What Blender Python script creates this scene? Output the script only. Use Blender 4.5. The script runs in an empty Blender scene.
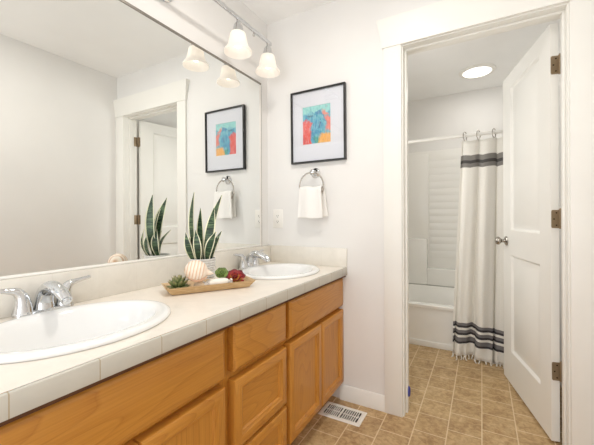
import bpy, bmesh, math, random
from mathutils import Vector, Matrix
random.seed(7)
PI = math.pi
scene = bpy.context.scene
COL = scene.collection

# ------------------------------------------------------------------ camera
F_PX = 327.23
cam_d = bpy.data.cameras.new('camera')
cam = bpy.data.objects.new('camera', cam_d)
COL.objects.link(cam)
cam_d.sensor_fit = 'HORIZONTAL'
cam_d.sensor_width = 36.0
cam_d.lens = 36.0 * F_PX / 594.0
cam_d.clip_start = 0.02
cam_d.shift_y = -(222.5 - 218.07) / 594.0
cam.location = (1.2769, -1.8680, 1.1009)
cam.rotation_euler = (Matrix.Rotation(0.51396, 3, 'Z') @ Matrix.Rotation(PI / 2, 3, 'X')
                      @ Matrix.Rotation(-0.00422, 3, 'Z')).to_euler()
scene.camera = cam

# ------------------------------------------------------------------ world, large lights, exposure
world = bpy.data.worlds.new('world')
scene.world = world
world.use_nodes = True
world.node_tree.nodes['Background'].inputs[0].default_value = (0.945, 0.965, 0.99, 1)
world.node_tree.nodes['Background'].inputs[1].default_value = 1.0


def area(name, loc, rot, sx, sy, power, col):
    l = bpy.data.lights.new(name, 'AREA')
    l.shape = 'RECTANGLE'
    l.size, l.size_y = sx, sy
    l.energy = power
    l.color = col
    o = bpy.data.objects.new(name, l)
    COL.objects.link(o)
    o.location, o.rotation_euler = loc, rot
    return o


# added fill lamp at the unseen rear opening, tilted up to brighten the ceiling
area('rear_fill', (0.95, -3.40, 1.20), (PI / 2 + math.radians(42), 0, 0), 1.3, 2.0, 27, (0.945, 0.962, 0.99))
# added lamp behind an unseen window, lighting the bath from the left
area('window_fill', (0.09, 0.62, 1.50), (0, -PI / 2, 0), 0.80, 0.60, 9, (1.0, 0.985, 0.96))
scene.view_settings.view_transform = 'Standard'
scene.view_settings.look = 'None'
scene.view_settings.gamma = 1.0
scene.view_settings.exposure = 0.10
scene.view_settings.use_curve_mapping = False
scene.cycles.diffuse_bounces = 10
CEIL_LAMP_W = 9.0
BATH_LAMP_W = 2.5
SHADE_E = 0.34
BULB_E = 3.0

# ------------------------------------------------------------------ materials


def s2l(c):
    return tuple((x / 12.92 if x <= 0.04045 else ((x + 0.055) / 1.055) ** 2.4) for x in c)


def rgb(r, g, b):
    return s2l((r / 255, g / 255, b / 255)) + (1,)


class Mat:
    def __init__(self, name, col=(0.8, 0.8, 0.8, 1), rough=0.5, metal=0.0, spec=0.5):
        self.m = bpy.data.materials.new(name)
        self.m.use_nodes = True
        self.t = self.m.node_tree
        self.b = self.t.nodes['Principled BSDF']
        self.b.inputs['Base Color'].default_value = col
        self.b.inputs['Roughness'].default_value = rough
        self.b.inputs['Metallic'].default_value = metal
        self.b.inputs['Specular IOR Level'].default_value = spec

    def n(self, typ, **kw):
        nd = self.t.nodes.new(typ)
        for k, v in kw.items():
            setattr(nd, k, v)
        return nd

    def l(self, a, b):
        self.t.links.new(a, b)

    def coord(self, scale=(1, 1, 1), loc=(0, 0, 0), rot=(0, 0, 0), out='Object'):
        tc = self.n('ShaderNodeTexCoord')
        mp = self.n('ShaderNodeMapping')
        mp.inputs['Scale'].default_value = scale
        mp.inputs['Location'].default_value = loc
        mp.inputs['Rotation'].default_value = rot
        self.l(tc.outputs[out], mp.inputs['Vector'])
        return mp.outputs['Vector']

    def noise(self, vec, scale, detail=3, rough=0.5, dist=0.0):
        nd = self.n('ShaderNodeTexNoise')
        nd.inputs['Scale'].default_value = scale
        nd.inputs['Detail'].default_value = detail
        nd.inputs['Roughness'].default_value = rough
        nd.inputs['Distortion'].default_value = dist
        if vec is not None:
            self.l(vec, nd.inputs['Vector'])
        return nd.outputs['Fac']

    def ramp(self, fac, stops, interp='LINEAR'):
        r = self.n('ShaderNodeValToRGB')
        r.color_ramp.interpolation = interp
        els = r.color_ramp.elements
        while len(els) < len(stops):
            els.new(0.5)
        for e, (p, c) in zip(els, stops):
            e.position, e.color = p, c
        self.l(fac, r.inputs['Fac'])
        return r.outputs['Color']

    def math(self, op, a, b=None, clamp=False):
        nd = self.n('ShaderNodeMath', operation=op, use_clamp=clamp)
        for i, v in enumerate((a, b)):
            if v is None:
                continue
            if isinstance(v, (int, float)):
                nd.inputs[i].default_value = v
            else:
                self.l(v, nd.inputs[i])
        return nd.outputs[0]

    def mix(self, fac, a, b, mode='MIX'):
        nd = self.n('ShaderNodeMix', data_type='RGBA', blend_type=mode)
        for sock, v in ((nd.inputs['Factor'], fac), (nd.inputs['A'], a), (nd.inputs['B'], b)):
            if isinstance(v, (int, float)):
                sock.default_value = v
            elif isinstance(v, tuple):
                sock.default_value = v
            else:
                self.l(v, sock)
        return nd.outputs['Result']

    def bump(self, h, strength=0.2, dist=0.01):
        nd = self.n('ShaderNodeBump')
        nd.inputs['Strength'].default_value = strength
        nd.inputs['Distance'].default_value = dist
        self.l(h, nd.inputs['Height'])
        self.l(nd.outputs['Normal'], self.b.inputs['Normal'])

    def base(self, sock):
        self.l(sock, self.b.inputs['Base Color'])

    def sep(self, vec):
        nd = self.n('ShaderNodeSeparateXYZ')
        self.l(vec, nd.inputs[0])
        return nd.outputs


def paint(name, col, rough=0.6, bumpy=0.05):
    m = Mat(name, col, rough, spec=0.3)
    v = m.coord()
    n = m.noise(v, 3, 2)
    c2 = tuple(x * 0.965 for x in col[:3]) + (1,)
    m.base(m.ramp(n, [(0.3, col), (0.7, c2)]))
    m.bump(m.noise(v, 180, 2), bumpy, 0.002)
    return m.m


def wood(name, axis):
    """honey oak, grain running along axis 'Y' or 'Z'"""
    m = Mat(name, rough=0.32, spec=0.5)
    tc = m.n('ShaderNodeTexCoord')
    oi = m.n('ShaderNodeObjectInfo')
    off = m.math('MULTIPLY', oi.outputs['Random'], 7.0)
    comb = m.n('ShaderNodeCombineXYZ')
    for i in range(3):
        m.l(off, comb.inputs[i])
    add = m.n('ShaderNodeVectorMath', operation='ADD')
    m.l(tc.outputs['Object'], add.inputs[0])
    m.l(comb.outputs[0], add.inputs[1])

    def mp(sc):
        q = m.n('ShaderNodeMapping')
        q.inputs['Scale'].default_value = sc
        m.l(add.outputs[0], q.inputs['Vector'])
        return q.outputs['Vector']
    st = (7, 1.1, 7) if axis == 'Y' else (7, 7, 1.1)
    fine = (160, 4, 240) if axis == 'Y' else (160, 240, 4)
    big = m.noise(mp(st), 0.9, 1, 0.4, 0.1)
    bands = m.math('FRACT', m.math('MULTIPLY', big, 18.0))
    fib = m.noise(mp(fine), 1.0, 2, 0.6)
    tone = m.noise(mp((3, 3, 3)), 0.8, 1)
    c = m.ramp(bands, [(0.0, rgb(166, 104, 36)), (0.10, rgb(200, 140, 58)), (0.8, rgb(194, 132, 52)), (1.0, rgb(180, 118, 44))])
    c = m.mix(0.32, c, m.ramp(fib, [(0.35, rgb(164, 104, 36)), (0.62, rgb(210, 150, 66))]))
    c = m.mix(0.25, c, m.ramp(tone, [(0.3, rgb(178, 114, 40)), (0.7, rgb(206, 144, 62))]))
    m.base(c)
    m.bump(fib, 0.06, 0.002)
    return m.m


def vinyl_floor():
    m = Mat('floor_tile', rough=0.42, spec=0.4)
    tc = m.n('ShaderNodeTexCoord')
    s = m.sep(tc.outputs['Object'])
    cb = m.n('ShaderNodeCombineXYZ')
    m.l(m.math('ADD', s[1], 5.045), cb.inputs[0])
    m.l(m.math('ADD', s[0], 1.552 - 0.032), cb.inputs[1])
    br = m.n('ShaderNodeTexBrick')
    br.offset, br.offset_frequency, br.squash = 0.5, 2, 1.0
    m.l(cb.outputs[0], br.inputs['Vector'])
    br.inputs['Scale'].default_value = 1.0
    br.inputs['Brick Width'].default_value = 0.168
    br.inputs['Row Height'].default_value = 0.1552
    br.inputs['Mortar Size'].default_value = 0.0032
    br.inputs['Mortar Smooth'].default_value = 0.25
    br.inputs['Bias'].default_value = 0.0
    br.inputs['Color1'].default_value = rgb(192, 160, 112)
    br.inputs['Color2'].default_value = rgb(172, 138, 92)
    br.inputs['Mortar'].default_value = rgb(200, 178, 144)
    v = m.coord((1, 1, 1))
    n1 = m.noise(v, 9, 5, 0.6, 0.8)
    n2 = m.noise(v, 32, 4, 0.65, 1.2)
    c = m.mix(0.5, br.outputs['Color'], m.ramp(n1, [(0.34, rgb(138, 106, 70)), (0.5, rgb(186, 154, 110)), (0.66, rgb(216, 190, 148))]))
    c = m.mix(0.38, c, m.ramp(n2, [(0.36, rgb(138, 104, 66)), (0.62, rgb(222, 196, 152))]))
    c = m.mix(m.math('MULTIPLY', br.outputs['Fac'], 0.85), c, rgb(226, 206, 170))
    m.base(c)
    m.bump(m.math('SUBTRACT', m.math('MULTIPLY', n2, 0.15), br.outputs['Fac']), 0.15, 0.002)
    return m.m


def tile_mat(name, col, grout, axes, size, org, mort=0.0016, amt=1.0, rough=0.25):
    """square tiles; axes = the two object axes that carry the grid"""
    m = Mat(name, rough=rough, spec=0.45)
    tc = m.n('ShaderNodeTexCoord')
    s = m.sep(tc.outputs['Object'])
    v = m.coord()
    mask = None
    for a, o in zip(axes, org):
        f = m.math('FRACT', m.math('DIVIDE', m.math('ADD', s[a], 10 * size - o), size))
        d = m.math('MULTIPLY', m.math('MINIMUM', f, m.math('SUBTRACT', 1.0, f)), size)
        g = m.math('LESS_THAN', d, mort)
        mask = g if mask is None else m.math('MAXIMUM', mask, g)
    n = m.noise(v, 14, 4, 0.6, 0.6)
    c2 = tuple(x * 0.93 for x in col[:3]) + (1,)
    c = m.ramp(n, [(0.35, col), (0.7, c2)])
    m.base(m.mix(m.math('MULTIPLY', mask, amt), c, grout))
    return m.m


M = {}
M['wall'] = paint('wall_paint', rgb(233, 232, 230), 0.65)
M['ceiling'] = paint('ceiling_paint', rgb(246, 246, 245), 0.8)
M['trim'] = paint('trim_paint', rgb(238, 237, 232), 0.35, 0.01)
M['door'] = paint('door_paint', rgb(236, 235, 230), 0.38, 0.02)
M['floor'] = vinyl_floor()
M['wood_h'] = wood('oak_grain_along', 'Y')
M['wood_v'] = wood('oak_grain_upright', 'Z')
M['dark'] = Mat('overhang_shadow_brown', rgb(92, 54, 24), 0.7).m  # brown stand-in for the shadow below the tile edging
M['counter'] = tile_mat('counter_surface', rgb(241, 234, 224), rgb(224, 213, 196), (0, 1), 0.154, (0.5580 - 0.28, -1.469 + 0.85), 0.0010, 0.15)
M['edge'] = tile_mat('counter_edge_tile_shaded', rgb(200, 196, 185), rgb(172, 156, 130), (1,), 0.154, (-1.469 + 0.85,), 0.0012, 0.9)  # greyer than the top: shade on the front edge is in the colour
M['splash'] = tile_mat('backsplash_tile', rgb(230, 226, 217), rgb(210, 202, 190), (0, 1), 0.154, (0.5580 - 0.28, -1.469 + 0.85), 0.0010, 0.22)
M['porcelain'] = Mat('porcelain', rgb(240, 241, 241), 0.08, spec=0.6).m
M['acrylic'] = Mat('tub_acrylic', rgb(240, 239, 235), 0.22, spec=0.5).m
M['chrome'] = Mat('chrome', (0.68, 0.69, 0.70, 1), 0.06, 1.0).m
M['nickel'] = Mat('brushed_nickel', (0.42, 0.39, 0.35, 1), 0.25, 1.0).m
M['alu'] = Mat('satin_aluminium', (0.30, 0.28, 0.25, 1), 0.35, 0.9).m
M['mirror'] = Mat('mirror_glass', (0.885, 0.90, 0.885, 1), 0.0, 1.0).m
M['bronze'] = Mat('antique_hinge', rgb(146, 128, 102), 0.45, 0.4).m
M['screw'] = Mat('dark_screw', rgb(60, 48, 36), 0.4, 0.8).m
M['black'] = Mat('black_frame', rgb(28, 27, 27), 0.3).m
M['mat'] = Mat('white_mat_board', rgb(222, 224, 231), 0.7).m
M['plastic'] = Mat('white_plastic', rgb(238, 236, 231), 0.35).m
M['hole'] = Mat('dark_slot', rgb(40, 38, 36), 0.6).m
M['vent'] = Mat('white_enamel', rgb(238, 236, 230), 0.3).m
M['blue'] = Mat('blue_plastic', rgb(58, 66, 150), 0.4).m
M['soil'] = Mat('potting_soil', rgb(62, 50, 40), 0.95).m


def emis(name, col, strength):
    m = Mat(name, col, 0.4)
    m.b.inputs['Emission Color'].default_value = col
    m.b.inputs['Emission Strength'].default_value = strength
    return m.m


M['bulb'] = emis('lit_bulb', (1.0, 0.94, 0.86, 1), BULB_E)
M['disc'] = emis('lit_diffuser', (1.0, 0.965, 0.91, 1), 2.0)


def shade_mat():
    m = Mat('frosted_glass_shade', (0.62, 0.60, 0.57, 1), 0.35)
    m.b.inputs['Emission Color'].default_value = (1.0, 0.92, 0.83, 1)
    m.b.inputs['Emission Strength'].default_value = SHADE_E
    tr = m.n('ShaderNodeBsdfTranslucent')
    tr.inputs['Color'].default_value = (1.0, 0.94, 0.86, 1)
    mx = m.n('ShaderNodeMixShader')
    mx.inputs[0].default_value = 0.35
    out = m.t.nodes['Material Output']
    m.l(m.b.outputs[0], mx.inputs[1])
    m.l(tr.outputs[0], mx.inputs[2])
    m.l(mx.outputs[0], out.inputs['Surface'])
    return m.m


M['shade'] = shade_mat()


def glass_pane():
    m = Mat('picture_glass')
    out = m.t.nodes['Material Output']
    tr = m.n('ShaderNodeBsdfTransparent')
    gl = m.n('ShaderNodeBsdfGlossy')
    gl.inputs['Roughness'].default_value = 0.01
    fr = m.n('ShaderNodeFresnel')
    fr.inputs['IOR'].default_value = 1.5
    mx = m.n('ShaderNodeMixShader')
    ge = m.n('ShaderNodeNewGeometry')
    front = m.math('SUBTRACT', 1.0, ge.outputs['Backfacing'])
    m.l(m.math('MULTIPLY', m.math('MULTIPLY', fr.outputs[0], 2.4, True), front), mx.inputs[0])
    m.l(tr.outputs[0], mx.inputs[1])
    m.l(gl.outputs[0], mx.inputs[2])
    m.l(mx.outputs[0], out.inputs['Surface'])
    return m.m


M['glass'] = glass_pane()


def art_mat():
    """loose abstract patches; object X runs 0..0.19, object Z 0..0.235"""
    m = Mat('abstract_paint', rough=0.6)
    tc = m.n('ShaderNodeTexCoord')
    s = m.sep(tc.outputs['Object'])
    v = m.coord()
    w1 = m.noise(v, 14, 4, 0.6, 0.5)
    w2 = m.noise(m.coord((1, 1, 0.5), (3, 1, 2)), 24, 4, 0.65, 0.8)
    U = m.math('ADD', m.math('DIVIDE', s[0], 0.192), m.math('MULTIPLY', m.math('SUBTRACT', w1, 0.5), 0.55))
    V = m.math('ADD', m.math('DIVIDE', s[2], 0.235), m.math('MULTIPLY', m.math('SUBTRACT', w2, 0.5), 0.45))
    c = m.ramp(w2, [(0.3, rgb(40, 120, 168)), (0.47, rgb(62, 156, 190)), (0.58, rgb(112, 190, 200)), (0.7, rgb(70, 110, 170))])

    def patch(c, u0, u1, v0, v1, col, soft=0.06):
        f = None
        for sck, a, b in ((U, u0, u1), (V, v0, v1)):
            lo = m.math('DIVIDE', m.math('SUBTRACT', sck, a), soft, True)
            hi = m.math('DIVIDE', m.math('SUBTRACT', b, sck), soft, True)
            q = m.math('MULTIPLY', lo, hi)
            f = q if f is None else m.math('MULTIPLY', f, q)
        return m.mix(f, c, col)
    c = patch(c, -1, 2, 0.80, 2, rgb(150, 214, 210))
    c = patch(c, -1, 0.32, -1, 0.66, rgb(226, 82, 70))
    c = patch(c, 0.78, 2, 0.3, 0.72, rgb(232, 128, 112))
    c = patch(c, 0.72, 0.92, 0.70, 0.9, rgb(230, 140, 120))
    c = patch(c, 0.66, 2, -1, 0.28, rgb(240, 176, 84))
    c = patch(c, 0.40, 0.66, -1, 0.22, rgb(48, 150, 140))
    c = patch(c, 0.62, 0.74, -1, 0.16, rgb(206, 176, 60), 0.04)
    c = patch(c, 0.16, 0.44, 0.72, 0.80, rgb(38, 92, 120), 0.04)
    c = patch(c, 0.50, 0.60, 0.36, 0.6, rgb(40, 70, 130), 0.05)
    st = m.noise(m.coord((1, 1, 0.16), (1, 5, 2)), 120, 3, 0.7, 0.4)
    c = m.mix(m.math('MULTIPLY', m.math('SUBTRACT', st, 0.52, True), 2.2, True), c, rgb(206, 226, 230))
    c = m.mix(m.math('MULTIPLY', m.math('SUBTRACT', 0.46, st, True), 2.4, True), c, rgb(40, 84, 130))
    m.base(c)
    return m.m


M['art'] = art_mat()


def cloth_mat():
    m = Mat('towel_cloth', rgb(243, 241, 238), 0.9, spec=0.1)
    m.b.inputs['Sheen Weight'].default_value = 0.3
    m.bump(m.noise(m.coord(), 420, 2), 0.5, 0.003)
    return m.m


M['towel'] = cloth_mat()


def curtain_mat():
    """off-white weave with grey bands; the bands are woven at fixed heights of the UV (V = 0..1 up the cloth)"""
    m = Mat('curtain_weave', rough=0.85, spec=0.1)
    uv = m.n('ShaderNodeUVMap')
    s = m.sep(uv.outputs[0])
    V = s[1]
    w = m.noise(m.coord((1, 1, 1)), 300, 2)
    base = m.ramp(w, [(0.3, rgb(240, 238, 232)), (0.7, rgb(248, 246, 241))])

    def band(c, a, b, col, amt=1.0):
        f = m.math('MULTIPLY', m.math('GREATER_THAN', V, a), m.math('LESS_THAN', V, b))
        return m.mix(m.math('MULTIPLY', f, amt), c, col)
    H = 1.72

    def z(q):
        return q / H
    c = base
    c = band(c, z(1.476), z(1.572), rgb(150, 147, 142))
    c = band(c, z(1.508), z(1.532), rgb(96, 93, 92))
    for a, b in ((0.232, 0.268), (0.176, 0.214), (0.112, 0.158)):
        c = band(c, z(a), z(b), rgb(136, 133, 134))
        c = band(c, z(a), z(a + 0.016), rgb(82, 80, 84))
    m.base(c)
    tr = m.n('ShaderNodeBsdfTranslucent')
    m.l(c, tr.inputs['Color'])
    mx = m.n('ShaderNodeMixShader')
    mx.inputs[0].default_value = 0.3
    out = m.t.nodes['Material Output']
    m.l(m.b.outputs[0], mx.inputs[1])
    m.l(tr.outputs[0], mx.inputs[2])
    m.l(mx.outputs[0], out.inputs['Surface'])
    return m.m


M['curtain'] = curtain_mat()
M['fringe'] = Mat('fringe_yarn', rgb(226, 222, 212), 0.9).m


def leaf_mats():
    g = Mat('snake_leaf_green', rough=0.4)
    v = g.coord((9, 9, 60))
    n = g.noise(v, 1.0, 3, 0.6, 1.5)
    g.base(g.ramp(n, [(0.34, rgb(26, 46, 32)), (0.5, rgb(46, 72, 48)), (0.66, rgb(98, 122, 84))]))
    y = Mat('snake_leaf_margin', rgb(232, 230, 200), 0.45)
    return g.m, y.m


M['leaf'], M['margin'] = leaf_mats()


def radial(name, stops, rough=0.45):
    """colour by vertex attribute 't' (root to tip of a leaf)"""
    m = Mat(name, rough=rough)
    a = m.n('ShaderNodeAttribute', attribute_name='t')
    m.base(m.ramp(a.outputs['Fac'], stops))
    return m.m


M['spiky'] = radial('spiky_succulent', [(0, rgb(88, 104, 58)), (0.7, rgb(112, 124, 76)), (1, rgb(150, 138, 100))])
M['green_ros'] = radial('green_rosette', [(0, rgb(222, 224, 178)), (0.55, rgb(176, 194, 122)), (1, rgb(74, 104, 52))])
M['red_ros'] = radial('red_rosette', [(0, rgb(214, 204, 96)), (0.42, rgb(214, 168, 84)), (0.62, rgb(170, 52, 50)), (1, rgb(86, 26, 36))])
M['tray'] = Mat('tan_tray', rgb(196, 164, 118), 0.45).m


def tray_mat():
    m = Mat('tan_wooden_tray', rough=0.4)
    n = m.noise(m.coord((30, 30, 200)), 1, 3)
    m.base(m.ramp(n, [(0.3, rgb(184, 150, 104)), (0.7, rgb(212, 184, 140))]))
    return m.m


M['tray'] = tray_mat()


def pot_mat():
    m = Mat('white_glazed_pot', rgb(228, 228, 226), 0.5)
    n = m.noise(m.coord(), 60, 3)
    m.base(m.ramp(n, [(0.35, rgb(236, 236, 234)), (0.7, rgb(224, 224, 223))]))
    return m.m


M['pot'] = pot_mat()


def shell_mat():
    m = Mat('striped_shell', rough=0.5)
    a = m.n('ShaderNodeAttribute', attribute_name='t')
    n = m.noise(m.coord(), 40, 3)
    t = m.math('ADD', a.outputs['Fac'], m.math('MULTIPLY', m.math('SUBTRACT', n, 0.5), 0.06))
    st = m.math('FRACT', m.math('MULTIPLY', t, 7.0))
    c = m.ramp(st, [(0.0, rgb(204, 152, 112)), (0.2, rgb(240, 222, 202)), (0.7, rgb(248, 242, 232)), (0.92, rgb(198, 146, 106))])
    m.base(m.mix(0.35, c, m.ramp(m.noise(m.coord(), 16, 2), [(0.35, rgb(236, 200, 168)), (0.65, rgb(250, 244, 234))])))
    return m.m


M['shell'] = shell_mat()
M['peach'] = Mat('shell_lip', rgb(214, 172, 142), 0.5).m
M['bundle'] = Mat('white_wrap', rgb(240, 236, 228), 0.55).m


def speckle():
    m = Mat('speckled_wrap', rough=0.6)
    n = m.noise(m.coord(), 150, 2, 0.6)
    m.base(m.ramp(n, [(0.46, rgb(240, 236, 228)), (0.5, rgb(120, 116, 116)), (0.56, rgb(236, 232, 226))]))
    return m.m


M['speckle'] = speckle()
M['stone'] = Mat('cream_pebble', rgb(226, 206, 178), 0.7).m

# ------------------------------------------------------------------ object helpers
ORG = {}


def props(o, label=None, cat=None, group=None, kind=None):
    if label:
        o['label'] = label
    if cat:
        o['category'] = cat
    if group:
        o['group'] = group
    if kind:
        o['kind'] = kind


def thing(name, label, cat, loc, group=None, kind=None):
    o = bpy.data.objects.new(name, None)
    o.empty_display_size = 0.05
    o.location = loc
    COL.objects.link(o)
    ORG[o] = Vector(loc)
    props(o, label, cat, group, kind)
    return o


def finish(name, bm, mats, org, smooth=40):
    bmesh.ops.recalc_face_normals(bm, faces=bm.faces[:])
    bmesh.ops.translate(bm, verts=bm.verts[:], vec=-Vector(org))
    me = bpy.data.meshes.new(name)
    bm.to_mesh(me)
    bm.free()
    for m in (mats if isinstance(mats, (list, tuple)) else [mats]):
        me.materials.append(m)
    if smooth:
        me.shade_smooth()
        me.set_sharp_from_angle(angle=math.radians(smooth))
    o = bpy.data.objects.new(name, me)
    COL.objects.link(o)
    return o


def part(name, bm, mats, parent, label=None, kind=None, smooth=40):
    o = finish(name, bm, mats, ORG[parent], smooth)
    o.parent = parent
    ORG[o] = ORG[parent]
    props(o, label, None, None, kind)
    return o


def solo(name, bm, mats, label, cat, loc, group=None, kind=None, smooth=40):
    o = finish(name, bm, mats, loc, smooth)
    o.location = loc
    ORG[o] = Vector(loc)
    props(o, label, cat, group, kind)
    return o


def struct(name, bm, mats, label, cat, loc=(0, 0, 0), smooth=40):
    return solo(name, bm, mats, label, cat, loc, None, 'structure', smooth)


def copy_tree(o, offset, label=None, parent=None):
    c = o.copy()
    COL.objects.link(c)
    if parent is None:
        c.location = Vector(o.location) + Vector(offset)
        if label:
            c['label'] = label
    else:
        c.parent = parent
    for ch in list(o.children):
        copy_tree(ch, offset, None, c)
    return c


# ------------------------------------------------------------------ mesh helpers


def box(bm, x0, x1, y0, y1, z0, z1, bev=0.0, mi=0, seg=2):
    vs = [bm.verts.new((x, y, z)) for x in (x0, x1) for y in (y0, y1) for z in (z0, z1)]
    idx = ((0, 1, 3, 2), (4, 6, 7, 5), (0, 4, 5, 1), (2, 3, 7, 6), (0, 2, 6, 4), (1, 5, 7, 3))
    fs = [bm.faces.new([vs[i] for i in f]) for f in idx]
    for f in fs:
        f.material_index = mi
    if bev > 0:
        es = list({e for f in fs for e in f.edges})
        bmesh.ops.bevel(bm, geom=es, offset=bev, segments=seg, affect='EDGES', profile=0.5)
    return vs


def B(*a, **k):
    bm = bmesh.new()
    box(bm, *a, **k)
    return bm


def frame_of(d):
    d = Vector(d).normalized()
    up = Vector((0, 0, 1)) if abs(d.z) < 0.9 else Vector((1, 0, 0))
    a = d.cross(up).normalized()
    return a, a.cross(d).normalized(), d


def rings(bm, rr, close_u=True, cap0=True, cap1=True, mi=0):
    """rr: list of rings (lists of points); makes a skin"""
    V = [[bm.verts.new(p) for p in r] for r in rr]
    n = len(rr[0])
    for i in range(len(V) - 1):
        for j in range(n if close_u else n - 1):
            k = (j + 1) % n
            f = bm.faces.new((V[i][j], V[i][k], V[i + 1][k], V[i + 1][j]))
            f.material_index = mi
    if close_u:
        if cap0:
            bm.faces.new(V[0][::-1]).material_index = mi
        if cap1:
            bm.faces.new(V[-1]).material_index = mi
    return V


def lathe(bm, prof, c, axis=(0, 0, 1), seg=32, cap0=True, cap1=True, sx=1.0, sy=1.0, mi=0):
    a, b, d = frame_of(axis)
    if tuple(axis) == (0, 0, 1):
        a, b = Vector((1, 0, 0)), Vector((0, 1, 0))
    c = Vector(c)
    rr = []
    for r, h in prof:
        r = max(r, 1e-4)
        rr.append([c + d * h + a * (r * sx * math.cos(2 * PI * k / seg)) + b * (r * sy * math.sin(2 * PI * k / seg)) for k in range(seg)])
    return rings(bm, rr, True, cap0, cap1, mi)


def smooth_path(pts, n=8):
    """Catmull-Rom through pts"""
    P = [Vector(p) for p in pts]
    P = [P[0] * 2 - P[1]] + P + [P[-1] * 2 - P[-2]]
    out = []
    for i in range(1, len(P) - 2):
        for k in range(n):
            t = k / n
            p0, p1, p2, p3 = P[i - 1:i + 3]
            out.append(0.5 * ((2 * p1) + (-p0 + p2) * t + (2 * p0 - 5 * p1 + 4 * p2 - p3) * t * t + (-p0 + 3 * p1 - 3 * p2 + p3) * t ** 3))
    out.append(P[-2])
    return out


def tube(bm, pts, r, seg=12, closed=False, flat=1.0, mi=0):
    P = [Vector(p) for p in pts]
    n = len(P)
    R = r if isinstance(r, (list, tuple)) else [r] * n
    rr = []
    pa = None
    for i in range(n):
        if closed:
            d = P[(i + 1) % n] - P[i - 1]
        else:
            d = P[min(i + 1, n - 1)] - P[max(i - 1, 0)]
        a, b, d = frame_of(d)
        if pa is not None:
            a = (pa - d * pa.dot(d)).normalized()
            b = a.cross(d).normalized()
        pa = a
        rr.append([P[i] + a * (R[i] * math.cos(2 * PI * k / seg)) + b * (R[i] * flat * math.sin(2 * PI * k / seg)) for k in range(seg)])
    if closed:
        rr.append(rr[0])
        V = rings(bm, rr, True, False, False, mi)
        bmesh.ops.remove_doubles(bm, verts=[v for r_ in (V[0], V[-1]) for v in r_], dist=1e-6)
    else:
        rings(bm, rr, True, True, True, mi)


def lerp(a, b, t):
    return a + (b - a) * t


def interp(R, n):
    """resample the list R to n values linearly"""
    out = []
    for i in range(n):
        q = i / (n - 1) * (len(R) - 1)
        k = min(int(q), len(R) - 2)
        out.append(lerp(R[k], R[k + 1], q - k))
    return out


# ================================================================== SETTING
W = 1.735          # right wall
H = 2.437          # ceiling
YB = 2.05          # far wall of the bath
WT = 0.118         # thickness of the wall with the doorway
JX0, JX1 = 0.900, 1.612   # clear doorway between the jamb faces
HD = 2.050         # clear doorway height

struct('floor', B(-0.12, W + 0.12, -3.1, YB + 0.12, -0.08, 0), M['floor'], 'brown stone-look tile floor running from vanity to bathtub', 'floor')
struct('ceiling', B(-0.12, W + 0.12, -3.1, YB + 0.12, H, H + 0.08), M['ceiling'], 'white painted ceiling above vanity and bath', 'ceiling')
struct('wall_left', B(-0.12, -0.008, -3.1, 0, 0, H), M['wall'], 'off-white wall behind the large mirror and vanity', 'wall')
struct('wall_right', B(W, W + 0.12, -3.1, YB, 0, H), M['wall'], 'plain off-white wall to the right of the doorway', 'wall')
bm = bmesh.new()
box(bm, -0.12, JX0 - 0.019, 0, WT, 0, H)
box(bm, JX1 + 0.019, W, 0, WT, 0, H)
box(bm, JX0 - 0.019, JX1 + 0.019, 0, WT, HD + 0.019, H)
struct('wall_back', bm, M['wall'], 'off-white wall with framed picture and doorway to the bath', 'wall')
struct('wall_far', B(0.13, W + 0.12, YB, YB + 0.12, 0, H), M['wall'], 'off-white wall behind the bathtub', 'wall')
WY0, WY1, WZ0, WZ1 = 0.30, 0.94, 1.08, 1.92
bm = bmesh.new()
box(bm, 0.13, 0.25, WT, WY0, 0, H)
box(bm, 0.13, 0.25, WY1, YB, 0, H)
box(bm, 0.13, 0.25, WY0, WY1, 0, WZ0)
box(bm, 0.13, 0.25, WY0, WY1, WZ1, H)
struct('wall_far_left', bm, M['wall'], 'off-white side wall of the bath left of the tub', 'wall')
win = thing('added_window_1', 'added white framed window lighting the bath from its left wall', 'window', (0.19, 0.62, WZ0), None, 'structure')  # unseen window, added for light from the left in the bath
bm = bmesh.new()
for a in ((WY0, WY0 + 0.035, WZ0, WZ1), (WY1 - 0.035, WY1, WZ0, WZ1), (WY0 + 0.035, WY1 - 0.035, WZ0, WZ0 + 0.035), (WY0 + 0.035, WY1 - 0.035, WZ1 - 0.035, WZ1), (WY0 + 0.035, WY1 - 0.035, 1.485, 1.515)):
    box(bm, 0.15, 0.20, *a, 0.003)
part('window_frame', bm, M['trim'], win)
part('window_pane', B(0.172, 0.176, WY0 + 0.030, WY1 - 0.030, WZ0 + 0.030, WZ1 - 0.030), M['glass'], win, smooth=0)
bm = bmesh.new()
for a in ((WY0 - 0.07, WY0, WZ0 - 0.07, WZ1 + 0.07), (WY1, WY1 + 0.07, WZ0 - 0.07, WZ1 + 0.07), (WY0, WY1, WZ0 - 0.07, WZ0), (WY0, WY1, WZ1, WZ1 + 0.07)):
    box(bm, 0.25, 0.266, *a, 0.003)
part('window_casing', bm, M['trim'], win)
bm = bmesh.new()
box(bm, -0.12, 0.30, -3.22, -3.1, 0, H)
box(bm, 1.60, W + 0.12, -3.22, -3.1, 0, H)
box(bm, 0.30, 1.60, -3.22, -3.1, 2.25, H)
struct('wall_rear', bm, M['wall'], 'off-white wall with wide opening behind the vanity room', 'wall')

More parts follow.
